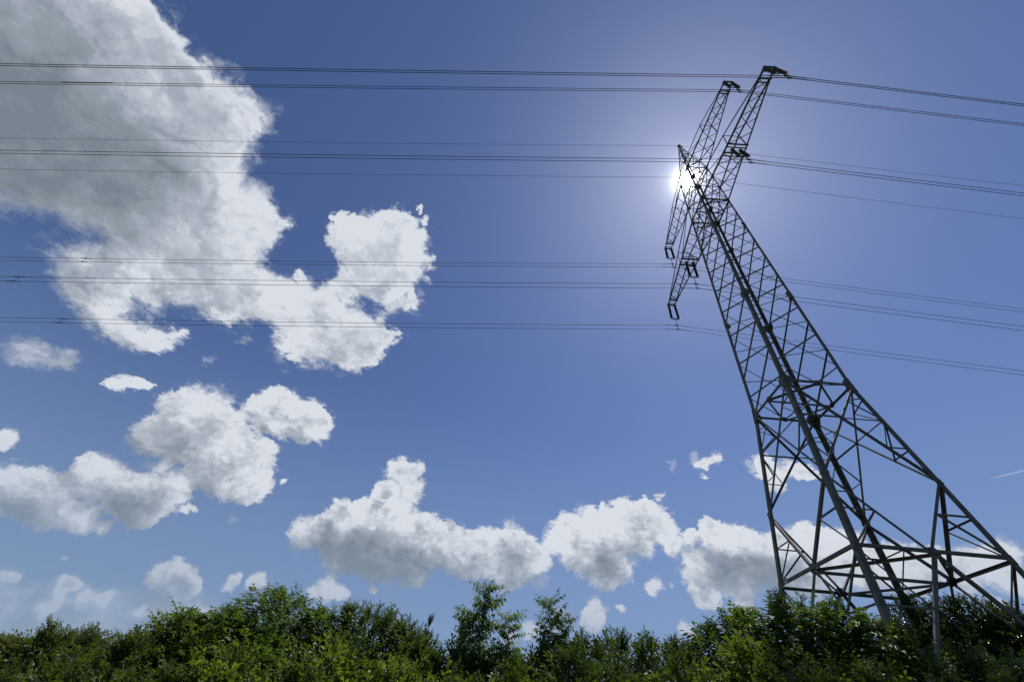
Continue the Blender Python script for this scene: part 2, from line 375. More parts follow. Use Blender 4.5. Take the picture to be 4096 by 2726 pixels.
def noise_colour(m, t, b, c1, c2, scale, detail=5.0, lo=0.35, hi=0.65, rough=None, bump=0.0):
    tc = t.nodes.new('ShaderNodeTexCoord')
    nz = t.nodes.new('ShaderNodeTexNoise')
    nz.inputs['Scale'].default_value = scale
    nz.inputs['Detail'].default_value = detail
    t.links.new(tc.outputs['Object'], nz.inputs['Vector'])
    rp = t.nodes.new('ShaderNodeValToRGB')
    rp.color_ramp.elements[0].position = lo
    rp.color_ramp.elements[0].color = (*c1, 1)
    rp.color_ramp.elements[1].position = hi
    rp.color_ramp.elements[1].color = (*c2, 1)
    t.links.new(nz.outputs['Fac'], rp.inputs['Fac'])
    t.links.new(rp.outputs['Color'], b.inputs['Base Color'])
    if rough is not None:
        b.inputs['Roughness'].default_value = rough
    if bump:
        bp = t.nodes.new('ShaderNodeBump')
        bp.inputs['Strength'].default_value = bump
        t.links.new(nz.outputs['Fac'], bp.inputs['Height'])
        t.links.new(bp.outputs['Normal'], b.inputs['Normal'])


def simple(name, c1, c2, scale, rough, metallic=0.0, bump=0.0, spec=0.5):
    m, t, b = mat(name)
    noise_colour(m, t, b, c1, c2, scale, rough=rough, bump=bump)
    b.inputs['Metallic'].default_value = metallic
    b.inputs['Specular IOR Level'].default_value = spec
    return m


STEEL = simple('weathered_steel', (0.058, 0.060, 0.050), (0.125, 0.118, 0.098), 2.3, 0.6, 0.0, 0.1, 0.3)
STEEL_THIN = simple('weathered_thin_steel', (0.052, 0.052, 0.046), (0.115, 0.108, 0.094), 3.0, 0.55, 0.0, 0.0, 0.35)
BOLT = simple('bolt_steel', (0.05, 0.05, 0.045), (0.10, 0.10, 0.09), 8.0, 0.5)
GLAZE = simple('brown_glaze', (0.030, 0.018, 0.013), (0.055, 0.032, 0.022), 6.0, 0.22)
HORN = simple('galvanised_rod', (0.10, 0.10, 0.10), (0.17, 0.17, 0.17), 9.0, 0.4, 0.4)
CABLE = simple('aged_aluminium_cable', (0.026, 0.028, 0.033), (0.05, 0.052, 0.058), 0.7, 0.75, 0.0, 0.0, 0.2)
CONCRETE = simple('concrete', (0.25, 0.24, 0.22), (0.38, 0.37, 0.34), 4.0, 0.9, 0.0, 0.3)
PLATE = simple('enamel_plate', (0.42, 0.42, 0.40), (0.55, 0.55, 0.52), 14.0, 0.4)
PLATE_INK = simple('plate_ink', (0.03, 0.03, 0.03), (0.06, 0.06, 0.06), 14.0, 0.5)
BARK = simple('bark', (0.055, 0.042, 0.030), (0.13, 0.105, 0.08), 9.0, 0.9, 0.0, 0.5)
GRASS = simple('rough_grass_ground', (0.030, 0.048, 0.014), (0.085, 0.105, 0.035), 0.35, 0.95, 0.0, 0.6)


def leaf_material(name, dark, light, transl, tr_fac=0.42, gloss=0.46):
    m = bpy.data.materials.new(name)
    m.use_nodes = True
    t = m.node_tree
    b = t.nodes['Principled BSDF']
    geo = t.nodes.new('ShaderNodeNewGeometry')
    tc = t.nodes.new('ShaderNodeTexCoord')
    nz = t.nodes.new('ShaderNodeTexNoise')
    nz.inputs['Scale'].default_value = 1.5
    nz.inputs['Detail'].default_value = 3.0
    t.links.new(tc.outputs['Object'], nz.inputs['Vector'])
    ad = t.nodes.new('ShaderNodeMath')
    ad.operation = 'MULTIPLY_ADD'
    t.links.new(geo.outputs['Random Per Island'], ad.inputs[0])
    ad.inputs[1].default_value = 0.65
    mu = t.nodes.new('ShaderNodeMath')
    mu.operation = 'MULTIPLY_ADD'
    t.links.new(nz.outputs['Fac'], mu.inputs[0])
    mu.inputs[1].default_value = 1.3
    mu.inputs[2].default_value = -0.48
    t.links.new(mu.outputs[0], ad.inputs[2])
    rp = t.nodes.new('ShaderNodeValToRGB')
    rp.color_ramp.elements[0].position = 0.0
    rp.color_ramp.elements[0].color = (*dark, 1)
    rp.color_ramp.elements[1].position = 1.0
    rp.color_ramp.elements[1].color = (*light, 1)
    t.links.new(ad.outputs[0], rp.inputs['Fac'])
    t.links.new(rp.outputs['Color'], b.inputs['Base Color'])
    b.inputs['Roughness'].default_value = gloss
    b.inputs['Specular IOR Level'].default_value = 0.22
    tr = t.nodes.new('ShaderNodeBsdfTranslucent')
    mc = t.nodes.new('ShaderNodeMix')
    mc.data_type = 'RGBA'
    mc.blend_type = 'MULTIPLY'
    mc.inputs[0].default_value = 1.0
    t.links.new(rp.outputs['Color'], mc.inputs[6])
    mc.inputs[7].default_value = (*transl, 1)
    t.links.new(mc.outputs[2], tr.inputs['Color'])
    mx = t.nodes.new('ShaderNodeMixShader')
    mx.inputs[0].default_value = tr_fac
    out = t.nodes['Material Output']
    t.links.new(b.outputs[0], mx.inputs[1])
    t.links.new(tr.outputs[0], mx.inputs[2])
    t.links.new(mx.outputs[0], out.inputs['Surface'])
    return m


LEAF_BRIGHT = leaf_material('elder_leaf', (0.022, 0.050, 0.011), (0.082, 0.132, 0.023), (2.1, 2.0, 1.0), 0.43)
LEAF_MID = leaf_material('shrub_leaf', (0.018, 0.038, 0.009), (0.070, 0.108, 0.021), (2.0, 1.9, 1.0), 0.40)
LEAF_DARK = leaf_material('glossy_dark_leaf', (0.014, 0.028, 0.009), (0.042, 0.068, 0.017), (1.6, 1.7, 1.0), 0.28, 0.26)
LEAF_SAP = leaf_material('sapling_leaf', (0.040, 0.075, 0.020), (0.095, 0.150, 0.032), (2.2, 2.1, 1.1), 0.50, 0.40)


# ------------------------------------------------------------------ mesh helpers
class MB:
    """collects shapes and links them as ONE mesh object"""

    def __init__(self):
        self.v, self.f = [], []

    def add(self, vs, fs):
        o = len(self.v)
        self.v += [tuple(p) for p in vs]
        self.f += [tuple(i + o for i in f) for f in fs]

    def box(self, c, sx, sy, sz, ax=None, ay=None, az=None):
        ax, ay, az = ax or Vector((1, 0, 0)), ay or Vector((0, 1, 0)), az or Vector((0, 0, 1))
        c = Vector(c)
        vs = [c + ax * (sx * i / 2) + ay * (sy * j / 2) + az * (sz * k / 2) for i in (-1, 1) for j in (-1, 1) for k in (-1, 1)]
        self.add(vs, [(0, 1, 3, 2), (4, 6, 7, 5), (0, 4, 5, 1), (2, 3, 7, 6), (0, 2, 6, 4), (1, 5, 7, 3)])

    def angle(self, p, q, w, a, b, t=None, sh=0.0):
        """rolled L section from p to q, flanges of width w along a and b, shifted sh along b"""
        p, q = Vector(p), Vector(q)
        d = (q - p).normalized()
        a = Vector(a)
        a = (a - d * a.dot(d)).normalized()
        b = Vector(b)
        b = (b - d * b.dot(d) - a * b.dot(a)).normalized()
        t = t or max(0.012, w * 0.11)
        s = [(0, 0), (w, 0), (w, t), (t, t), (t, w), (0, w)]
        vs = [e + a * x + b * (y + sh) for e in (p, q) for x, y in s]
        fs = [(i, (i + 1) % 6, 6 + (i + 1) % 6, 6 + i) for i in range(6)]
        fs += [(5, 4, 3, 2, 1, 0), (6, 7, 8, 9, 10, 11)]
        self.add(vs, fs)

    def tube(self, pts, r, n=8, caps=True):
        pts = [Vector(p) for p in pts]
        k = len(pts)
        rr = r if hasattr(r, '__len__') else [r] * k
        vs = []
        up = Vector((0, 0, 1))
        for i, p in enumerate(pts):
            d = (pts[min(i + 1, k - 1)] - pts[max(i - 1, 0)]).normalized()
            x = d.cross(up)
            if x.length < 0.05:
                x = d.cross(Vector((1, 0, 0)))
            x.normalize()
            y = d.cross(x)
            for j in range(n):
                an = 2 * math.pi * j / n
                vs.append(p + x * (rr[i] * math.cos(an)) + y * (rr[i] * math.sin(an)))
        fs = [(i * n + j, i * n + (j + 1) % n, (i + 1) * n + (j + 1) % n, (i + 1) * n + j) for i in range(k - 1) for j in range(n)]
        if caps:
            fs += [tuple(range(n - 1, -1, -1)), tuple((k - 1) * n + j for j in range(n))]
        self.add(vs, fs)

    def plate(self, pts, nrm, t):
        """flat polygon plate of thickness t"""
        nrm = Vector(nrm).normalized()
        n = len(pts)
        vs = [Vector(p) + nrm * (t / 2) for p in pts] + [Vector(p) - nrm * (t / 2) for p in pts]
        fs = [tuple(range(n)), tuple(range(2 * n - 1, n - 1, -1))]
        fs += [(i, i + n, (i + 1) % n + n, (i + 1) % n) for i in range(n)]
        self.add(vs, fs)

    def build(self, name, m, parent=None, smooth=False):
        me = bpy.data.meshes.new(name)
        me.from_pydata(self.v, [], self.f)
        me.materials.append(m)
        if smooth:
            me.polygons.foreach_set('use_smooth', [True] * len(me.polygons))
        me.update()
        o = bpy.data.objects.new(name, me)
        COL.objects.link(o)
        if parent:
            o.parent = parent
        return o


def tag(o, label=None, cat=None, group=None, kind=None):
    for k, v in (('label', label), ('category', cat), ('group', group), ('kind', kind)):
        if v:
            o[k] = v
    return o


def empty(name, loc, rz=0.0):
    o = bpy.data.objects.new(name, None)
    o.empty_display_size = 0.3
    COL.objects.link(o)
    o.location = loc
    o.rotation_euler = (0, 0, rz)
    return o


# ------------------------------------------------------------------ ground
def ground_z(x, y):
    r = math.hypot(x, y)
    t = min(1.0, max(0.0, (r - 9.0) / 16.0))
    return 2.5 * t * t * (3 - 2 * t) + 0.12 * math.sin(x * 0.31) * math.cos(y * 0.27) * min(1, r / 8)


g = MB()
NR, NA = 70, 96
rad = [0.0] + [0.8 * (1.135 ** i) for i in range(NR)]
vs, fs = [(0, 0, ground_z(0, 0))], []
for r_ in rad[1:]:
    for j in range(NA):
        an = 2 * math.pi * j / NA
        x, y = r_ * math.cos(an), r_ * math.sin(an)
        vs.append((x, y, ground_z(x, y) if r_ < 400 else 2.5))
for j in range(NA):
    fs.append((0, 1 + j, 1 + (j + 1) % NA))
for i in range(len(rad) - 2):
    for j in range(NA):
        a0, a1 = 1 + i * NA + j, 1 + i * NA + (j + 1) % NA
        fs.append((a0, a0 + NA, a1 + NA, a1))
g.add(vs, fs)
tag(g.build('ground', GRASS, smooth=True), kind='structure')

# ------------------------------------------------------------------ the pylon
TX, TY, TZ, TROT = 21.164, 23.893, 2.6, R(-1.942)
Z1, Z2, Z3, Z4, Z5, Z6 = 8.17, 12.25, 19.51, 46.23, 54.81, 64.6     # levels above the eye
ZB = 0.9
W1, W3, W4, W5 = 3.70, 2.289, 1.567, 1.311


def half(z):
    if z <= Z3:
        return W1 + (W3 - W1) * (z - Z1) / (Z3 - Z1)
    if z <= Z4:
        return W3 + (W4 - W3) * (z - Z3) / (Z4 - Z3)
    if z <= Z5:
        return W4 + (W5 - W4) * (z - Z4) / (Z5 - Z4)
    return 0.09 + (W5 - 0.09) * (1 - (z - Z5) / (Z6 - Z5))


def L(u, v, z):                       # along the line, towards the viewer, height above the eye -> pylon's own axes
    return Vector((u, -v, z - ZB))


CN = {'A': (-1, -1), 'B': (-1, 1), 'C': (1, -1), 'D': (1, 1)}


def corner(c, z):
    w = half(z)
    return L(CN[c][0] * w, CN[c][1] * w, z)


def mid(c1, c2, z):
    return (corner(c1, z) + corner(c2, z)) / 2


py = empty('transmission_tower', (TX, TY, TZ), TROT)
tag(py, 'tall grey steel lattice pylon with four crossarms rising out of the bushes', 'pylon')

for c, (su, sv) in CN.items():
    mb = MB()
    au, av = Vector((-su, 0, 0)), Vector((0, sv, 0))
    segs = [(ZB, Z1, .28), (Z1, Z3, .28), (Z3, 29.25, .26), (29.25, 40.9, .23), (40.9, Z4, .20), (Z4, Z5, .17), (Z5, 60.5, .12), (60.5, Z6, .085)]
    for za, zb, w in segs:
        mb.angle(corner(c, za), corner(c, zb), w, au, av, t=w * 0.11)
    leg = mb.build('leg', STEEL, py)
    # spliced gussets, bolts on the big ones
    for zc, h, w in ((Z3, 1.2, .31), (29.25, .95, .30), (40.9, .7, .24), (Z1, .42, .17), (Z2, .34, .17), (Z4, .7, .24), (49.4, .6, .24), (Z5, .7, .22), (57.4, .5, .17)):
        gp = MB()
        for a, nrm in ((au, -av), (av, -au)):
            p0, p1 = corner(c, zc - h / 2), corner(c, zc + h / 2)
            ww = w * (1.25 if zc < Z5 else 1.0)
            m0 = corner(c, zc) + a * ww * 1.45
            o = nrm * 0.016
            gp.plate([p0 + o - a * 0.012, p0 + a * w * 0.8 + o, m0 - Vector((0, 0, h * .18)) + o, m0 + Vector((0, 0, h * .18)) + o, p1 + a * w * 0.8 + o, p1 + o - a * 0.012], nrm, 0.018)
            if zc <= 30:
                nb = int(h / 0.12)
                for i in range(nb):
                    for off in (0.28, 0.62):
                        pc = p0.lerp(p1, (i + .5) / nb) + a * w * off + nrm * 0.027
                        gp.box(pc, 0.04, 0.04, 0.03)
        gp.build('gusset_plate', STEEL, leg)
    ft = MB()
    p = corner(c, ZB)
    n = 14
    ft.tube([p + Vector((0, 0, -1.6)), p + Vector((0, 0, 0.12))], 0.45, n)
    ft.build('concrete_footing', CONCRETE, leg)

NEAR = [21.25, 24.6, 27.8, 30.85, 33.8, 36.75, 39.6, 42.3, 44.9, Z4]
SIDE = [Z3, 22.85, 26.0, 29.2, 32.25, 35.2, 38.1, 40.8, 43.5, Z4]
UP = [Z4, 49.4, 52.1, Z5]
PEAK = [Z5, 57.4, 59.5, 61.2, 62.6, 63.7]
# faces: low corner for the heavy diagonal, high corner, inward normal, node heights
FACES = [('B', 'D', Vector((0, 1, 0)), NEAR, 1), ('A', 'C', Vector((0, -1, 0)), NEAR, 1), ('A', 'B', Vector((1, 0, 0)), SIDE, 0), ('C', 'D', Vector((-1, 0, 0)), SIDE, 0)]
for lo, hi, nin, nodes, nearfar in FACES:
    mb = MB()
    zup = Vector((0, 0, -1))

    def br(p, q, w, sh=0.03):
        d = (Vector(q) - Vector(p)).normalized()
        mb.angle(p, q, w, d.cross(nin), nin, sh=sh)

    # slender X panels of the shaft
    for z0, z1 in zip(nodes[:-1], nodes[1:]):
        br(corner(lo, z0), corner(hi, z1), .095, .045)
        br(corner(hi, z0), corner(lo, z1), .065, -.0)
    if nearfar:
        hub = mid(lo, hi, Z3)
        br(hub, corner(lo, 21.25), .08)
        br(hub, corner(hi, 21.25), .08)
    hub = mid(lo, hi, Z3)
    mb.plate([hub + Vector(((lo_ := (corner(hi, Z3) - corner(lo, Z3)).normalized()) * x)) + Vector((0, 0, z)) + nin * 0.02 for x, z in ((-.34, 0), (-.14, .2), (.14, .2), (.34, 0), (.12, -.2), (-.12, -.2))], nin, 0.016)
    for zr, w in ((Z3, .12), (Z1, .15), (Z4, .13), (Z5, .10), (49.4, .06), (57.4, .06)):
        br(corner(lo, zr), corner(hi, zr), w, .0)
    # upper body and the pointed top
    for z0, z1 in zip(UP[:-1], UP[1:]):
        br(corner(lo, z0), corner(hi, z1), .075, .035)
        br(corner(hi, z0), corner(lo, z1), .06, .0)
    for z0, z1 in zip(PEAK[:-1], PEAK[1:]):
        br(corner(lo, z0), corner(hi, z1), .055, .03)
        br(corner(hi, z0), corner(lo, z1), .05, .0)
    # big X between the waist and the knee
    a3, b3, a2, b2 = corner(lo, Z3), corner(hi, Z3), corner(lo, Z2), corner(hi, Z2)
    t = half(Z3) / (half(Z3) + half(Z2))
    X = a3.lerp(b2, t)
    br(a3, b2, .13, .05)
    br(b3, a2, .13, .0)
    zx = X.z + ZB
    for c3, c2, cc, oc in ((a3, a2, lo, hi), (b3, b2, hi, lo)):
        ring = corner(cc, zx)
        br(ring, X, .085, .03)
        mu = c3.lerp(X, .5)
        ml = X.lerp(c2, .5)
        zu, zl = (Z3 + zx) / 2, (zx + Z2) / 2
        br(mu, corner(cc, mu.z + ZB + 0.35), .06, .03)
        br(mu, ring, .065, .03)
        br(ml, ring, .07, .03)
        br(ml, corner(cc, ml.z + ZB), .065, .03)
    # K from the belt up to the knee and down to the footing
    Mb = mid(lo, hi, Z1)
    mb.plate([Mb + (b3 - a3).normalized() * x + Vector((0, 0, z)) + nin * 0.02 for x, z in ((-.38, 0), (-.16, .24), (.16, .24), (.38, 0), (.16, -.24), (-.16, -.24))], nin, 0.018)
    for cc in (lo, hi):
        k = corner(cc, Z2)
        br(Mb, k, .15, .03)
        m_ = Mb.lerp(k, .5)
        br(m_, corner(cc, m_.z + ZB), .085, .03)
        br(m_, corner(cc, Z1), .085, .03)
        base = corner(cc, 1.25)
        br(Mb, base, .15, .03)
        m1, m2 = Mb.lerp(base, .36), Mb.lerp(base, .68)
        br(m1, corner(cc, Z1), .085, .03)
        br(m1, corner(cc, m1.z + ZB), .075, .03)
        br(m2, corner(cc, m1.z + ZB), .075, .03)
        br(m2, corner(cc, m2.z + ZB), .07, .03)
    mb.build('lattice_face', STEEL_THIN, py)

for zr, w in ((Z1, .14), (Z3, .13), (Z4, .13), (Z5, .10)):
    mb = MB()
    ms = [mid('A', 'B', zr), mid('B', 'D', zr), mid('C', 'D', zr), mid('A', 'C', zr)]
    dn = Vector((0, 0, -.05))
    for i in range(4):
        d = (ms[(i + 1) % 4] - ms[i]).normalized()
        mb.angle(ms[i] + dn, ms[(i + 1) % 4] + dn, w, d.cross(Vector((0, 0, 1))), (0, 0, -1))
    mb.angle(ms[0] + dn * 1.6, ms[2] + dn * 1.6, w * 1.25, (0, 1, 0), (0, 0, -1))
    mb.build('plan_bracing', STEEL_THIN, py)


def crossarm(s, zc, reach, tip, vin, ztop_in, wtop_in, ztop_body, outer, inner, beams):
    """s = +1 towards the viewer; bottom chords, top chords, flat X lattice, beams"""
    w0 = half(zc)
    win = 1.03 if zc < 50 else 0.92

    def wid(v):
        if v > vin:
            return win + (tip - win) * (v - vin) / (reach - vin)
        return w0 + (win - w0) * (v - w0) / (vin - w0)

    mb = MB()
    big = .15 if zc < 50 else .125
    for su in (-1, 1):
        mb.angle(L(su * w0, s * w0, zc), L(su * win, s * vin, zc), big, (-su, 0, 0), (0, 0, 1))
        mb.angle(L(su * win, s * vin, zc), L(su * tip, s * reach, zc), big, (-su, 0, 0), (0, 0, 1))
        tb = L(su * half(ztop_body), s * half(ztop_body), ztop_body)
        ti = L(su * wtop_in, s * vin, ztop_in)
        te = L(su * wid(reach - .9), s * (reach - .9), zc + .18)
        mb.angle(te, ti, big * .8, (-su, 0, 0), (0, 0, -1))
        mb.angle(ti, tb, big * .8, (-su, 0, 0), (0, 0, -1))
        mb.angle(ti, L(su * win, s * vin, zc), .07, (-su, 0, 0), (0, s, 0))
        mb.angle(L(su * wid(vin - .9), s * (vin - .9), zc), tb, .085, (-su, 0, 0), (0, s, 0))
    mb.angle(L(-wtop_in, s * vin, ztop_in), L(wtop_in, s * vin, ztop_in), .07, (0, s, 0), (0, 0, -1))
    up = Vector((0, 0, 1))
    k = 0
    for ns in (outer, inner):
        for va, vb in zip(ns[:-1], ns[1:]):
            for sg in (1, -1):
                p, q = L(-sg * wid(va), s * va, zc), L(sg * wid(vb), s * vb, zc)
                d = (q - p).normalized()
                mb.angle(p, q, .07 if sg == (1 if s > 0 else -1) else .055, d.cross(up), up, sh=.03 if sg > 0 else .0)
    arm = mb.build('crossarm', STEEL, py)
    for vb in beams:
        bm = MB()
        p, q = L(-wid(vb) - .06, s * vb, zc), L(wid(vb) + .06, s * vb, zc)
        bm.angle(p, q, .17, (0, -s, 0), (0, 0, 1), t=.02, sh=-.05)
        bm.angle(p + L(0, -s * .30, ZB), q + L(0, -s * .30, ZB), .10, (0, -s, 0), (0, 0, -1), t=.014, sh=-.03)
        bm.build('hanger_beam', STEEL, arm)
    return arm


for s in (1, -1):
    crossarm(s, Z4, 14.5, .47, 7.5, 48.7, .84, 49.4, [13.5, 12.5, 11.4, 10.2, 8.9, 7.5], [6.6, 5.4, 4.15, 2.9, 1.57], [14.35, 13.45, 7.5, 6.6])
    crossarm(s, Z5, 10.98, .46, 5.6, 57.0, .72, 57.4, [10.0, 9.0, 7.95, 6.8, 5.6], [5.6, 4.3, 2.9, 1.31], [10.85, 10.0])
# cap at the very top
cp = MB()
cp.box(L(0, 0, Z6 + .02), .34, .34, .30)
cp.box(L(.18, 0, Z6 - .18), .5, .16, .14)
cp.build('earth_wire_bracket', STEEL, py)
# small number plate low on the far left leg's belt brace
pl = MB()
pc = corner('A', Z1).lerp(mid('A', 'B', Z1), .26) + Vector((-.05, 0, .12))
pl.box(pc, .02, .34, .44)
npl = pl.build('number_plate', PLATE, py)
ink = MB()
for dy, dz, w_, h_ in ((-.09, .03, .035, .24), (-.03, .13, .10, .035), (.02, .03, .035, .24), (.10, .03, .035, .24), (0.0, -.15, .24, .03)):
    ink.box(pc + Vector((-.0125, dy, dz)), .006, w_, h_)
ink.build('plate_digits', PLATE_INK, npl)

# ------------------------------------------------------------------ insulators and cables
CT, ST = math.cos(TROT), math.sin(TROT)


def WP(u, v, z):                      # pylon axes -> world
    return Vector((TX + u * CT + v * ST, TY + u * ST - v * CT, z + EYE))


# hanging point v, top height, wire v, two wire heights
PH = [
    (14.35, Z4, 14.72, 42.43, 41.85, 'at the near tip of the long arm'),
    (10.85, Z5, 11.15, 51.20, 50.53, 'at the near tip of the upper arm'),
    (7.05, Z4, 7.62, 42.55, 41.87, 'halfway along the near long arm'),
    (-10.85, Z5, -10.98, 51.13, 50.37, 'at the far tip of the upper arm'),
    (-7.05, Z4, -7.24, 42.00, 41.18, 'halfway along the far long arm'),
    (-14.35, Z4, -14.37, 42.13, 41.37, 'hanging lowest, at the far tip of the long arm'),
]


def insulator_set(vt, zt, vw, za, zb, where):
    base = WP(0, vt, zt)
    o = empty('insulator_set', base, TROT)
    tag(o, 'pair of dark ribbed insulators ' + where, 'insulator', 'insulator pairs hanging from the pylon arms')

    def Q(u, v, z):
        return Vector((u, -(v - vt), z - zt))
    zbot = za + 1.25
    vb = vt + (vw - vt) * .6
    for su in (-1, 1):
        top, bot = Q(su * .42, vt, zt - .12), Q(su * .47, vb, zbot + .1)
        mb = MB()
        n = 23
        pts, rr = [], []
        pts.append(top + (top - bot).normalized() * .1)
        rr.append(.03)
        for i in range(n):
            t0 = (i + .5) / n
            for dt, r_ in ((-.42, .085), (-.12, .165), (.10, .15), (.16, .085)):
                pts.append(top.lerp(bot, t0 + dt / n))
                rr.append(r_)
        pts.append(bot + (bot - top).normalized() * .12)
        rr.append(.04)
        mb.tube(pts, rr, 12)
        ins = mb.build('insulator', GLAZE, o)
        for e, sg in ((top, -1), (bot, 1)):
            h = MB()
            for a0 in (0.0, math.pi):
                arc = []
                for j in range(9):
                    an = a0 - 1.1 + j * 2.2 / 8
                    arc.append(e + Vector((math.cos(an) * .24, math.sin(an) * .24, -sg * -.04 - sg * .10 * (j / 8))))
                h.tube([e] + arc, .014, 5)
            tip_ = e + Vector((su * .24, 0, 0))
            h.tube([e, tip_, tip_ + Vector((su * .08, 0, -sg * -.22))], .012, 5)
            h.build('arcing_horn', HORN, ins)
    yk = MB()
    y = Q(0, vb, zbot)
    yk.plate([y + Vector((x, 0, z)) for x, z in ((-.53, .05), (.53, .05), (.50, -.07), (.10, -.17), (-.10, -.17), (-.50, -.07))], (0, 1, 0), .05)
    yk.build('yoke_plate', BOLT, o)
    lk = MB()
    w1, w2 = Q(0, vw, za), Q(0, vw, zb)
    lk.tube([y + Vector((0, 0, -.12)), w1 + Vector((0, 0, .06))], .035, 8)
    for sx in (-.09, .09):
        lk.tube([w1 + Vector((sx, 0, 0)), w2 + Vector((sx, 0, .05))], .024, 6)
    lk.plate([w1 + Vector((x, 0, z)) for x, z in ((-.15, .0), (0, .22), (.15, .0), (0, -.12))], (0, 1, 0), .05)
    lk.build('hanger_link', BOLT, o)
    for w_ in (w1, w2):
        cl = MB()
        cl.tube([w_ + Vector((x, 0, zz)) for x, zz in ((-.34, -.012), (-.16, -.03), (0, -.05), (.16, -.03), (.34, -.012))], [.03, .065, .085, .065, .03], 8)
        cl.build('suspension_clamp', BOLT, o)
    return o


for a in PH:
    insulator_set(*a)

PHI_L, PHI_R, K = R(180 - 3.347), R(0.251), 0.00012


def wire_pts(v, z, ml, mr, s0=-170.0, s1=170.0, step=2.5, lift=0.0):
    a = WP(0, v, z)
    pts = []
    n = max(2, int(round((s1 - s0) / step)))
    for i in range(n + 1):
        s = s0 + (s1 - s0) * i / n
        ph, m_ = (PHI_L, ml) if s < 0 else (PHI_R, mr)
        t = abs(s)
        pts.append(a + Vector((math.cos(ph) * t, math.sin(ph) * t, m_ * t + K * t * t)))
    return pts


BND = [
    (14.72, 42.43, 41.85, -.0803, -.0455, [], 'uppermost pair of black power lines, held by the nearest insulators'),
    (11.15, 51.20, 50.53, -.0935, -.0375, [], 'second pair of black power lines from the top, with a thick repair sleeve'),
    (7.62, 42.55, 41.87, -.0851, -.0394, [], 'pair of black power lines between the two single thin wires'),
    (-10.98, 51.13, 50.37, -.0872, -.0412, [82.1], 'pair of power lines with a spacer, third pair from the bottom'),
    (-7.24, 42.00, 41.18, -.0846, -.0416, [80.7], 'second lowest pair of power lines, its spacer at the left edge'),
    (-14.37, 42.13, 41.37, -.0827, -.0420, [80.9], 'lowest pair of power lines, hanging below the far long arm'),
]
for i, (v, za, zb, ml, mr, sp, lab) in enumerate(BND):
    o = empty('conductor_bundle', WP(0, v, za))
    tag(o, lab, 'power line', 'twin power lines strung across the sky')
    inv = WP(0, v, za)
    for z in (za, zb):
        cb = MB()
        cb.tube([p - inv for p in wire_pts(v, z, ml, mr)], .026, 6)
        c_ = cb.build('cable', CABLE, o, smooth=True)
        ar = MB()
        ar.tube([p - inv for p in wire_pts(v, z, ml, mr, -1.6, 0, .4)], .036, 7)
        ar.tube([p - inv for p in wire_pts(v, z, ml, mr, 0.001, 1.6, .4)], .036, 7)
        ar.build('armour_rod', CABLE, c_)
    for s in sp:
        p0 = wire_pts(v, za, ml, mr, -s, -s + .1, .1)[0] - inv
        p1 = wire_pts(v, zb, ml, mr, -s, -s + .1, .1)[0] - inv
        m_ = MB()
        m_.tube([p0, p1], .03, 6)
        for q_ in (p0, p1):
            m_.tube([q_ + Vector((-.16, 0, .0)), q_ + Vector((.16, 0, 0))], .075, 8)
            m_.tube([q_ + Vector((-.75, 0, .0)), q_ + Vector((.75, 0, 0))], .038, 6)
        m_.build('spacer', BOLT, o)
    if i == 1:
        m_ = MB()
        m_.tube([p - inv for p in wire_pts(v, za, ml, mr, -69.2, -64.0, .6)], .055, 8)
        m_.build('repair_sleeve', BOLT, o)

for (v, z, ml, mr, lab) in ((0.0, 64.75, -.0905, -.0255, 'thin single earth wire fixed to the very top of the pylon'),
                            (-.26, 55.3, -.0868, -.0425, 'thin single wire crossing the pylon at the sun, below the pylon top')):
    o = MB()
    a = WP(0, v, z)
    o.tube([p - a for p in wire_pts(v, z, ml, mr)], .019, 6)
    o = o.build('earth_wire', CABLE, smooth=True)
    o.location = a
    tag(o, lab, 'wire')


# ------------------------------------------------------------------ shrubs, elders and saplings
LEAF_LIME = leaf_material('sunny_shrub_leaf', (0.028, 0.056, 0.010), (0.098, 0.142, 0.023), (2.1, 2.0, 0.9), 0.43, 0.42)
LEAF_FAR = leaf_material('far_leaf', (0.045, 0.066, 0.022), (0.085, 0.11, 0.035), (1.8, 1.7, 1.0), 0.35, 0.5)
FLOWER = simple('cream_flowers', (0.42, 0.40, 0.26), (0.62, 0.60, 0.45), 30.0, 0.7)


def leaflet(vs, fs, base, dirn, side, up, ln, wd, droop):
    """pointed leaf folded along its midrib: six corners, four triangles"""
    b = len(vs)
    d, s, u = np.array(dirn, float), np.array(side, float), np.array(up, float)
    base = np.array(base, float)
    m1 = base + d * ln * .38
    m2 = base + d * ln * .72 - u * droop * ln * .10
    tip = base + d * ln * .97 - u * droop * ln * .38
    vs += [base, m1 + s * wd * .5 + u * wd * .16, m1 - s * wd * .5 + u * wd * .16, m2 + s * wd * .33 - u * droop * ln * .02, m2 - s * wd * .33 - u * droop * ln * .02, tip, m1]
    fs += [(b, b + 1, b + 6), (b, b + 6, b + 2), (b + 6, b + 1, b + 3), (b + 6, b + 4, b + 2), (b + 6, b + 3, b + 5), (b + 6, b + 5, b + 4)]


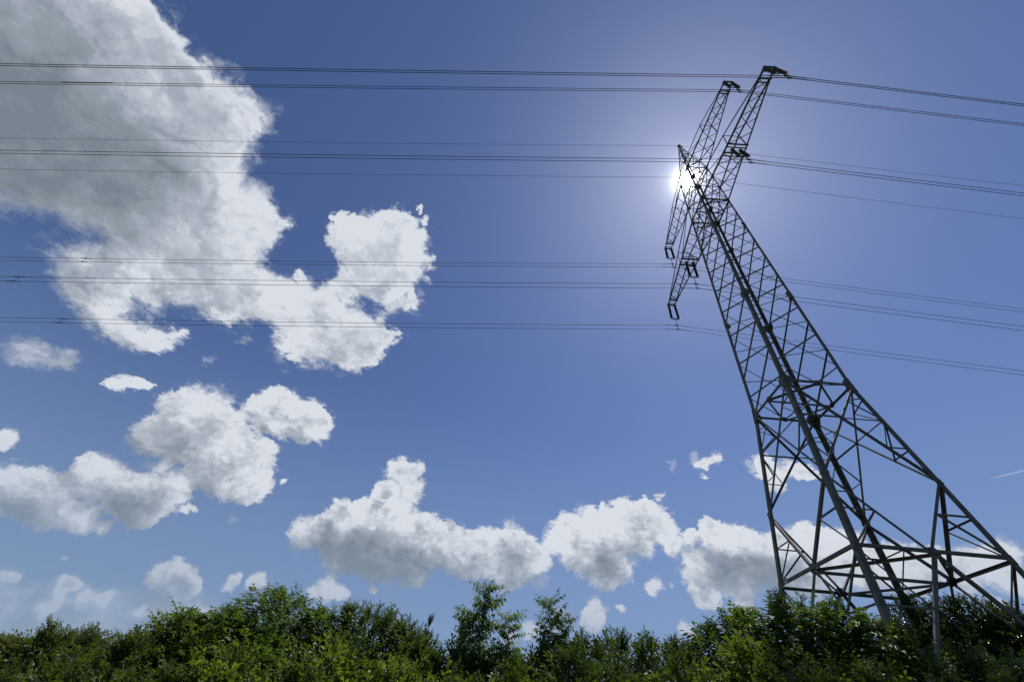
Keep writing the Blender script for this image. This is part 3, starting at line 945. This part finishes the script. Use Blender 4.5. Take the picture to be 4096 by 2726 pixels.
def template(kind, seed):
    """one leafy sprig growing along +X, +Z is its upper side"""
    rg = np.random.default_rng(seed)
    vs, fs = [], []
    if kind == 'elder':
        ln = .19
        for t, l in ((.30, .066), (.56, .080), (.80, .078)):
            z = -.10 * t * t * ln
            for sg in (-1, 1):
                a = R(58 + rg.uniform(-12, 12))
                d = np.array([math.cos(a), sg * math.sin(a), rg.uniform(-.25, .05)])
                d /= np.linalg.norm(d)
                s = np.array([-d[1], d[0], 0])
                leaflet(vs, fs, (t * ln, 0, z), d, s, (0, 0, 1), l * rg.uniform(.85, 1.15), .034 * rg.uniform(.85, 1.15), rg.uniform(.5, 1.3))
        leaflet(vs, fs, (ln, 0, -.02), (.96, 0, -.25), (0, 1, 0), (.25, 0, .96), .088, .037, 1.0)
        st = ln
    elif kind in ('bush', 'glossy'):
        st = .24
        n = 10
        for i in range(n):
            t = (i + .6) / n
            ph = i * 2.4 + rg.uniform(-.5, .5)
            d = np.array([.62, math.cos(ph) * .75, math.sin(ph) * .75 * .7 + .12])
            d /= np.linalg.norm(d)
            s = np.cross((0, 0, 1), d)
            s /= np.linalg.norm(s)
            leaflet(vs, fs, (t * st, 0, 0), d, s, np.cross(d, s), .058 * rg.uniform(.75, 1.2), .028 * rg.uniform(.85, 1.2), rg.uniform(.3, 1.2))
    elif kind == 'cherry':
        st = .30
        n = 9
        for i in range(n):
            t = (i + .6) / n
            ph = i * 2.4 + rg.uniform(-.5, .5)
            d = np.array([.35, math.cos(ph) * .7, math.sin(ph) * .35 - .45])
            d /= np.linalg.norm(d)
            s = np.cross((0, 0, 1), d)
            s /= np.linalg.norm(s)
            leaflet(vs, fs, (t * st, 0, 0), d, s, np.cross(d, s), .098 * rg.uniform(.75, 1.15), .036 * rg.uniform(.85, 1.15), rg.uniform(.6, 1.6))
    else:                      # short stiff twig with small leaves
        st = .20
        n = 12
        for i in range(n):
            t = (i + .5) / n
            ph = i * 2.4 + rg.uniform(-.5, .5)
            d = np.array([.55, math.cos(ph) * .8, math.sin(ph) * .8])
            d /= np.linalg.norm(d)
            s = np.cross((0.1, 0, 1), d)
            s /= np.linalg.norm(s)
            leaflet(vs, fs, (t * st, 0, 0), d, s, np.cross(d, s), .040 * rg.uniform(.8, 1.2), .024 * rg.uniform(.85, 1.2), rg.uniform(.2, .8))
    b = len(vs)
    vs += [np.array(p) for p in ((0, .0022, 0), (0, -.0022, 0), (st, -.001, -.004), (st, .001, -.004))]
    fs += [(b, b + 1, b + 2), (b, b + 2, b + 3)]
    return np.array(vs, np.float32), np.array(fs, np.int32)


TPL = {k: [template(k, 10 + i) for i in range(4)] for k in ('elder', 'bush', 'glossy', 'cherry', 'twig')}


def unit(a):
    return a / np.maximum(np.linalg.norm(a, axis=1, keepdims=True), 1e-6)


def crown_mesh(name, tpl, pos, fwd, up, scl, material, rg):
    """all sprigs of one crown as one mesh"""
    fwd = unit(fwd)
    side = unit(np.cross(up, fwd))
    upv = np.cross(fwd, side)
    which = rg.integers(0, len(TPL[tpl]), len(pos))
    V, Fc, off = [], [], 0
    for k, (tv, tf) in enumerate(TPL[tpl]):
        s = which == k
        n = int(s.sum())
        if not n:
            continue
        M3 = np.stack([fwd[s], side[s], upv[s]], 1) * scl[s][:, None, None]
        v = np.einsum('vk,nkj->nvj', tv, M3) + pos[s][:, None, :]
        f = tf[None] + (np.arange(n) * len(tv))[:, None, None] + off
        V.append(v.reshape(-1, 3))
        Fc.append(f.reshape(-1, 3))
        off += n * len(tv)
    V = np.concatenate(V).astype(np.float32)
    Fc = np.concatenate(Fc).astype(np.int32)
    me = bpy.data.meshes.new(name)
    me.vertices.add(len(V))
    me.vertices.foreach_set('co', V.ravel())
    me.loops.add(Fc.size)
    me.loops.foreach_set('vertex_index', Fc.ravel())
    me.polygons.add(len(Fc))
    me.polygons.foreach_set('loop_start', np.arange(0, Fc.size, 3, dtype=np.int32))
    me.materials.append(material)
    me.update(calc_edges=True)
    return me


STYLE = {   # sprig, material, sprig scale, sprigs per square metre of lobe, number of lobes, top shoots, droop
    'elder': ('elder', LEAF_BRIGHT, 1.40, 58, 8, 16, .1),
    'elderlow': ('elder', LEAF_LIME, .9, 80, 5, 8, .1),
    'bush': ('bush', LEAF_MID, 1.55, 48, 7, 12, .1),
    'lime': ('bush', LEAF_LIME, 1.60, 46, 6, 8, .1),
    'shoots': ('bush', LEAF_MID, 1.50, 44, 7, 22, .5),
    'glossy': ('glossy', LEAF_DARK, 1.50, 50, 7, 8, .2),
    'dark': ('glossy', LEAF_DARK, 2.5, 18, 12, 14, .2),
    'far': ('bush', LEAF_FAR, 1.9, 26, 9, 6, .1),
}


def stems(mb, base, targets, r0, rg):
    for t in targets:
        t = Vector(t)
        p = [Vector(base)]
        k = 6
        j = Vector(rg.normal(0, .12, 3))
        for i in range(1, k + 1):
            u = i / k
            q = Vector(base).lerp(t, u) + j * math.sin(u * math.pi)
            q.z = base[2] + (t.z - base[2]) * (u ** .8)
            p.append(q)
        mb.tube(p, [r0 * (1 - .8 * i / k) for i in range(k + 1)], 6)


def shrub(x, y, ztop, w, kind, label, seed):
    rg = np.random.default_rng(seed)
    tpl, material, sc, dens, nl, nsh, droop = STYLE[kind]
    zb = ground_z(x, y)
    H = ztop - zb
    root = empty('elder_bush' if kind.startswith('elder') else 'shrub', (x, y, zb), 0)
    tag(root, label, 'bush', 'bushes of the hedge under the power line')
    w = max(w, .5) * 1.18
    lobes = []
    r_top = .36 * w
    lobes.append((0, 0, H - r_top - .24 * sc, r_top))
    for i in range(nl):
        u = (i + rg.uniform(.2, .8)) / nl
        an = i * 2.4 + rg.uniform(-.4, .4)
        zz = (H - r_top - .2 * sc) * (1 - .05 - u * .82)
        spread = w * (.22 + .36 * math.sqrt(u))
        rr = w * rg.uniform(.30, .50)
        lobes.append((math.cos(an) * spread, math.sin(an) * spread, max(min(zz - rr * .35, H - rr * 1.1 - .30 * sc), rr * .8), rr))
    lobes = np.array(lobes)
    P_, Fw, Sc, Up_ = [], [], [], []
    for i, (cx, cy, cz, r) in enumerate(lobes):
        n = int(dens * 4 * math.pi * r * r * .75)
        d = unit(rg.normal(0, 1, (n, 3)) + np.array([0, 0, .35]))
        bump = 1 + .17 * np.sin(d[:, 0] * 7 + i) * np.sin(d[:, 1] * 6 + 2 * i) + .10 * np.sin(d[:, 2] * 11 + 3 * i)
        rad_ = r * (.45 + .55 * rg.random(n) ** .45) * bump
        p = np.array([cx, cy, cz]) + d * rad_[:, None]
        keep = np.ones(n, bool)
        for j, (ax, ay, az, ar) in enumerate(lobes):
            if j != i:
                dd = np.linalg.norm(p - np.array([ax, ay, az]), axis=1)
                keep &= (dd > ar * .62) | (rg.random(n) < .12)
        keep &= p[:, 2] > .25
        p, d = p[keep], d[keep]
        P_.append(p)
        Fw.append(d * np.array([1, 1, .7]) + np.array([0, 0, -.12]) + rg.normal(0, .30, d.shape))
        Up_.append(d * .55 + np.array([0, 0, .8]) + rg.normal(0, .15, d.shape))
        Sc.append(rg.uniform(.75, 1.2, len(p)) * sc)
        # coarse dense leafage deep inside each clump
        n2 = int(n * .22)
        d2 = unit(rg.normal(0, 1, (n2, 3)))
        p2 = np.array([cx, cy, cz]) + d2 * (r * rg.uniform(.15, .55, n2))[:, None]
        k2 = p2[:, 2] > .2
        P_.append(p2[k2])
        Fw.append(d2[k2] + rg.normal(0, .4, d2[k2].shape))
        Up_.append(np.tile(np.array([[0, 0, 1.0]]), (int(k2.sum()), 1)))
        Sc.append(rg.uniform(1.3, 1.8, int(k2.sum())) * sc)
    # longer leafy shoots that break the outline
    mbs = MB()
    for i in range(nsh):
        j = 0 if i < nsh * .45 else rg.integers(1, min(6, len(lobes)))
        cx, cy, cz, r = lobes[j]
        a, b = rg.uniform(0, 2 * math.pi), rg.uniform(0, .75)
        d0 = np.array([math.cos(a) * math.sin(b), math.sin(a) * math.sin(b), math.cos(b)])
        st = np.array([cx, cy, cz]) + d0 * r * .85
        L_ = rg.uniform(.16, .42) * sc * (1.25 if kind == 'shoots' else .8)
        d0 = d0 * .6 + np.array([0, 0, .8]) + rg.normal(0, .12, 3)
        d0 /= np.linalg.norm(d0)
        m = 6
        pts = []
        for q in range(m):
            t = q / (m - 1)
            bend = np.array([d0[0], d0[1], -.8]) * droop * t * t * L_
            pp = st + d0 * L_ * t + bend
            pts.append(pp)
            k2 = 3 if q < m - 1 else 2
            aa = rg.uniform(0, 6.28, k2)
            hv = np.stack([np.cos(aa) * .8, np.sin(aa) * .8, np.full(k2, .45 - droop * .6)], 1)
            P_.append(np.repeat(pp[None], k2, 0))
            Fw.append(hv + d0 * .5)
            Up_.append(np.tile(np.array([[0, 0, 1.0]]), (k2, 1)))
            Sc.append(rg.uniform(.5, .8, k2) * min(sc, 1.3 if kind not in ('dark', 'far') else sc) * (1 - .25 * t))
        mbs.tube([Vector((cx, cy, cz))] + [Vector(p) for p in pts], .006 * sc, 4)
    P_, Fw, Sc, Up_ = np.concatenate(P_), np.concatenate(Fw), np.concatenate(Sc), np.concatenate(Up_)
    me = crown_mesh('crown', tpl, P_, Fw, Up_, Sc, material, rg)
    # the tallest tips reach exactly the shrub's height
    co = np.empty(len(me.vertices) * 3, np.float32)
    me.vertices.foreach_get('co', co)
    co = co.reshape(-1, 3)
    k = H / float(np.partition(co[:, 2], -40)[-40])
    co[:, 2] *= k
    me.vertices.foreach_set('co', co.ravel())
    me.update()
    lobes[:, 2] *= k
    mbs.v = [(q[0], q[1], q[2] * k) for q in mbs.v]
    cr = bpy.data.objects.new('crown', me)
    COL.objects.link(cr)
    cr.parent = root
    tg = [tuple(l[:3]) for l in lobes[:7]]
    stems(mbs, (0, 0, -.1), tg, .035 + .008 * H, rg)
    mbs.build('trunk', BARK, root)
    if kind == 'elder' and seed % 3 == 0:
        for q in range(3):
            cx, cy, cz, r = lobes[rg.integers(0, 5)]
            a = rg.uniform(3.6, 5.8)
            c0 = Vector((cx + math.cos(a) * r * .95, cy + math.sin(a) * r * .95, cz + r * rg.uniform(.2, .6)))
            fm = MB()
            for z in range(70):
                aa, rr = rg.uniform(0, 6.28), .075 * math.sqrt(rg.random())
                fm.box(c0 + Vector((math.cos(aa) * rr, math.sin(aa) * rr, .02 - rr * .25 + rg.uniform(-.004, .004))), .008, .008, .004)
            fm.tube([c0 + Vector((0, 0, -.10)), c0 + Vector((0, 0, .0))], .003, 4)
            fm.tube([c0 + Vector((0, 0, -.004)), c0 + Vector((0, 0, .004))], [.07, .075], 9)
            fm.build('flower_head', FLOWER, cr)
    return root


def sapling(x, y, ztop, w, kind, label, seed):
    rg = np.random.default_rng(seed)
    zb = ground_z(x, y)
    H = (ztop - zb) * .965
    root = empty('sapling', (x, y, zb), 0)
    tag(root, label, 'young tree', 'saplings standing up out of the hedge')
    mb = MB()
    lean = rg.normal(0, .06, 2)
    if 'leaning' in label:
        lean = np.array([.42, 0.0])
    P_, Fw, Sc = [], [], []
    pts = []
    for i in range(11):
        t = i / 10
        pts.append(Vector((lean[0] * t * t, lean[1] * t * t, H * t * .985)) + Vector((rg.normal(0, .015), rg.normal(0, .015), 0)))
    mb.tube(pts, [.045 * (1 - .93 * i / 10) for i in range(11)], 7)
    w *= .88
    nb = 22 if kind == 'cherry' else 12
    for i in range(nb):
        t = .46 + .53 * (i + rg.random()) / nb
        k = min(9, int(t * 10))
        o = pts[k].lerp(pts[k + 1], t * 10 - k)
        a = i * 2.4 + rg.uniform(-.5, .5)
        env = math.sin(min(1.0, (1.03 - t) / .54) * math.pi * .5) ** .8
        env = .25 + .75 * env
        L_ = w * .56 * env * rg.uniform(.45, 1.15) + .04
        if kind == 'cherry':
            d0 = Vector((math.cos(a), math.sin(a), rg.uniform(.6, 1.5)))
        else:
            d0 = Vector((math.cos(a) * .6, math.sin(a) * .6, rg.uniform(.7, 1.2)))
        d0.normalize()
        br_ = [o + d0 * (L_ * q / 4) - Vector((0, 0, .10 * L_ * (q / 4) ** 2)) for q in range(5)]
        mb.tube(br_, [.012, .010, .008, .006, .003], 4)
        m = max(3, int(L_ / .06)) if kind == 'cherry' else max(5, int(L_ / .03))
        for q in range(m):
            u = .15 + .85 * (q + rg.random()) / m
            p = br_[0].lerp(br_[-1], u)
            for z in range(2):
                aa = rg.uniform(0, 6.28)
                if kind == 'cherry':
                    f = np.array([math.cos(aa), math.sin(aa), rg.uniform(-.2, .5)]) + np.array(d0) * .6
                else:
                    f = np.array([math.cos(aa) * .5, math.sin(aa) * .5, .4]) + np.array(d0) * .8
                P_.append(np.array(p))
                Fw.append(f)
                Sc.append(rg.uniform(.75, 1.3) if kind == 'cherry' else rg.uniform(.7, 1.15))
    for q in range(8):
        aa = rg.uniform(0, 6.28)
        P_.append(np.array(pts[-1]) - np.array([0, 0, .05 * q]))
        Fw.append(np.array([math.cos(aa) * .6, math.sin(aa) * .6, .9]))
        Sc.append(.55)
    P_, Fw, Sc = np.array(P_), np.array(Fw), np.array(Sc)
    upn = np.tile(np.array([[0, 0, 1.0]]), (len(P_), 1)) + rg.normal(0, .2, (len(P_), 3))
    me = crown_mesh('crown', 'cherry' if kind == 'cherry' else 'twig', P_, Fw, upn, Sc, LEAF_SAP if kind == 'cherry' else LEAF_DARK, rg)
    cr = bpy.data.objects.new('crown', me)
    COL.objects.link(cr)
    cr.parent = root
    mb.build('trunk', BARK, root)


SHRUBS = [
    (-15.77, 18.09, 3.27, 1.53, 'far', 'far fine-leaved bush at the left edge behind the nearer shrubs'),
    (-7.73, 9.82, 2.79, 1.13, 'shoots', 'shrub with two upright leafy tufts near the left edge'),
    (-7.57, 10.57, 2.85, 0.99, 'shoots', 'shrub with spreading drooping tips, second from the left edge'),
    (-13.98, 20.73, 3.69, 2.27, 'far', 'far smooth bush in the dip right of the leftmost shrubs'),
    (-6.4, 9.91, 2.75, 0.44, 'shoots', 'thin shrub with one lone sprout poking up in the dip'),
    (-6.73, 11.12, 3.02, 1.29, 'bush', 'shrub on the rising hedge line left of the big rounded elder'),
    (-6.37, 11.56, 3.33, 1.54, 'bush', 'dark shrub with ragged top just left of the rounded elder'),
    (-5.9, 12.25, 3.75, 1.68, 'elder', 'elder shoulder leaning against the left side of the tallest dome'),
    (-5.37, 13.14, 4.38, 2.39, 'elder', 'tallest rounded elder bush left of the middle, standing against the clouds'),
    (-4.26, 13.33, 4.17, 1.49, 'elder', 'elder with feathery tips right behind the tall rounded dome'),
    (-3.58, 13.33, 4.23, 0.57, 'elder', 'narrow elder spire between the dome and the loose dark shrub'),
    (-2.9, 13.08, 4.24, 1.64, 'shoots', 'loose dark shrub with airy tips right of the dome'),
    (-2.17, 13.02, 4.02, 1.38, 'shoots', 'arching shrub sloping down to the right of the airy dark one'),
    (-1.51, 12.91, 3.73, 1.61, 'bush', 'low shrub where the hedge drops before the saplings'),
    (-0.55, 13.19, 3.67, 2.1, 'bush', 'low shrub below the left pair of slender saplings'),
    (0.6, 12.99, 3.63, 2.08, 'bush', 'low shrub in front of the tallest sapling'),
    (1.55, 12.5, 3.78, 1.84, 'bush', 'low shrub in front of the dark sapling right of the middle'),
    (2.5, 12.55, 3.98, 1.86, 'bush', 'pale green shrub right of the saplings'),
    (3.55, 13.13, 4.21, 1.68, 'shoots', 'small shrub with soft upright tips at the middle right'),
    (4.15, 12.53, 4.1, 1.4, 'bush', 'shrub filling the dip before the big right mound'),
    (4.55, 11.54, 3.87, 1.27, 'shoots', 'small shrub hugging the left foot of the big right mound'),
    (4.86, 10.53, 4.06, 1.32, 'elder', 'left shoulder of the bright elder mound beneath the pylon'),
    (5.59, 10.39, 4.37, 1.65, 'elder', 'bright elder in the middle of the mound, left of the pylon legs'),
    (6.44, 10.13, 4.65, 1.74, 'elder', 'highest bright elder, its top hiding the pylon number plate brace'),
    (7.17, 9.87, 4.52, 1.36, 'elder', 'elder with spiky tips between the two left pylon legs'),
    (7.74, 9.69, 4.3, 1.11, 'elder', 'elder on the right slope of the mound beside the near pylon leg'),
    (8.19, 9.58, 4.11, 0.97, 'bush', 'dim shrub where the thick near pylon leg sinks into the leaves'),
    (22.96, 25.08, 9.53, 3.25, 'dark', 'dark tall bush rising inside the pylon base, behind the near legs'),
    (25.04, 24.45, 9.46, 3.34, 'dark', 'dark bush behind the pale brace of the pylon'),
    (26.01, 23.41, 9.05, 2.79, 'dark', 'dark bush under the right pylon leg near the right edge'),
    (25.98, 21.93, 8.46, 2.52, 'dark', 'dark bush cut off by the right edge of the view'),
    (10.45, 10.76, 4.2, 1.8, 'glossy', 'glossy shrub with glinting leaves at the foot of the pale brace'),
    (10.26, 9.52, 3.82, 1.22, 'glossy', 'glossy dark shrub in the bottom right corner region'),
]
FRONT = [
    (-6.43, 7.92, 2.09, 0.85, 'bush', 'dark shrub in the bottom left corner'),
    (-5.85, 8.11, 2.28, 0.85, 'bush', 'dark shrub low at the bottom, right of the corner one'),
    (-5.29, 8.72, 2.2, 0.96, 'bush', 'low dark shrub beneath the lone sprout'),
    (-4.44, 8.51, 2.28, 0.79, 'bush', 'low shrub left of the sunlit yellow green one'),
    (-4.0, 8.95, 2.68, 1.48, 'lime', 'sunlit yellow green shrub low in front of the big dome'),
    (-3.03, 9.11, 2.52, 0.93, 'bush', 'low dark shrub between two sunlit yellow green ones'),
    (-2.57, 9.56, 3.04, 1.74, 'lime', 'sunlit yellow green shrub below the airy dark one'),
    (-1.25, 9.52, 2.8, 1.45, 'lime', 'yellow green shrub low at the bottom left of the saplings'),
    (-0.29, 9.5, 2.74, 1.15, 'bush', 'low green shrub beneath the left saplings'),
    (0.68, 9.48, 2.96, 1.5, 'lime', 'yellow green shrub at the bottom, straight below the tallest sapling'),
    (1.78, 9.43, 3.16, 1.51, 'bush', 'low green shrub at the bottom, right of the saplings'),
    (2.7, 9.01, 2.93, 1.1, 'bush', 'low green shrub at the bottom, left of the bright mound'),
    (3.41, 8.54, 3.21, 1.33, 'lime', 'bright yellow green shrub at the front foot of the big mound'),
    (4.2, 7.96, 3.33, 1.41, 'lime', 'bright front shrub under the big mound'),
    (4.79, 7.38, 3.07, 1.03, 'bush', 'shaded front shrub below the highest elder'),
    (5.35, 6.99, 3.01, 0.94, 'bush', 'shaded front shrub below the thick near pylon leg'),
    (5.78, 6.37, 2.84, 0.65, 'bush', 'dark front shrub at the bottom below the glossy one'),
    (5.43, 5.32, 2.68, 0.3, 'elderlow', 'small bright elder tip poking up at the bottom right'),
]
SAPLINGS = [
    (-1.42, 13.73, 4.22, 0.61, 'poplar', 'small dark sapling with stiff twigs, leftmost of the saplings'),
    (-0.82, 13.78, 4.23, 0.61, 'poplar', 'small leaning sapling left of the tallest one'),
    (-0.4, 12.99, 4.17, 0.71, 'cherry', 'lower side sapling touching the left of the tallest one'),
    (0.04, 12.6, 4.81, 1.52, 'cherry', 'tallest young tree with drooping leaves in the middle of the hedge'),
    (0.72, 12.78, 4.28, 0.84, 'cherry', 'short sapling with drooping leaves right of the tallest one'),
    (1.57, 12.3, 4.65, 0.9, 'cherry', 'dark narrow sapling standing alone right of the middle'),
    (2.08, 12.43, 4.29, 0.57, 'cherry', 'small pale sapling beside the dark narrow one'),
]

for i, a in enumerate(SHRUBS + FRONT):
    shrub(*a, seed=100 + i)
for i, a in enumerate(SAPLINGS):
    sapling(*a, seed=300 + i)
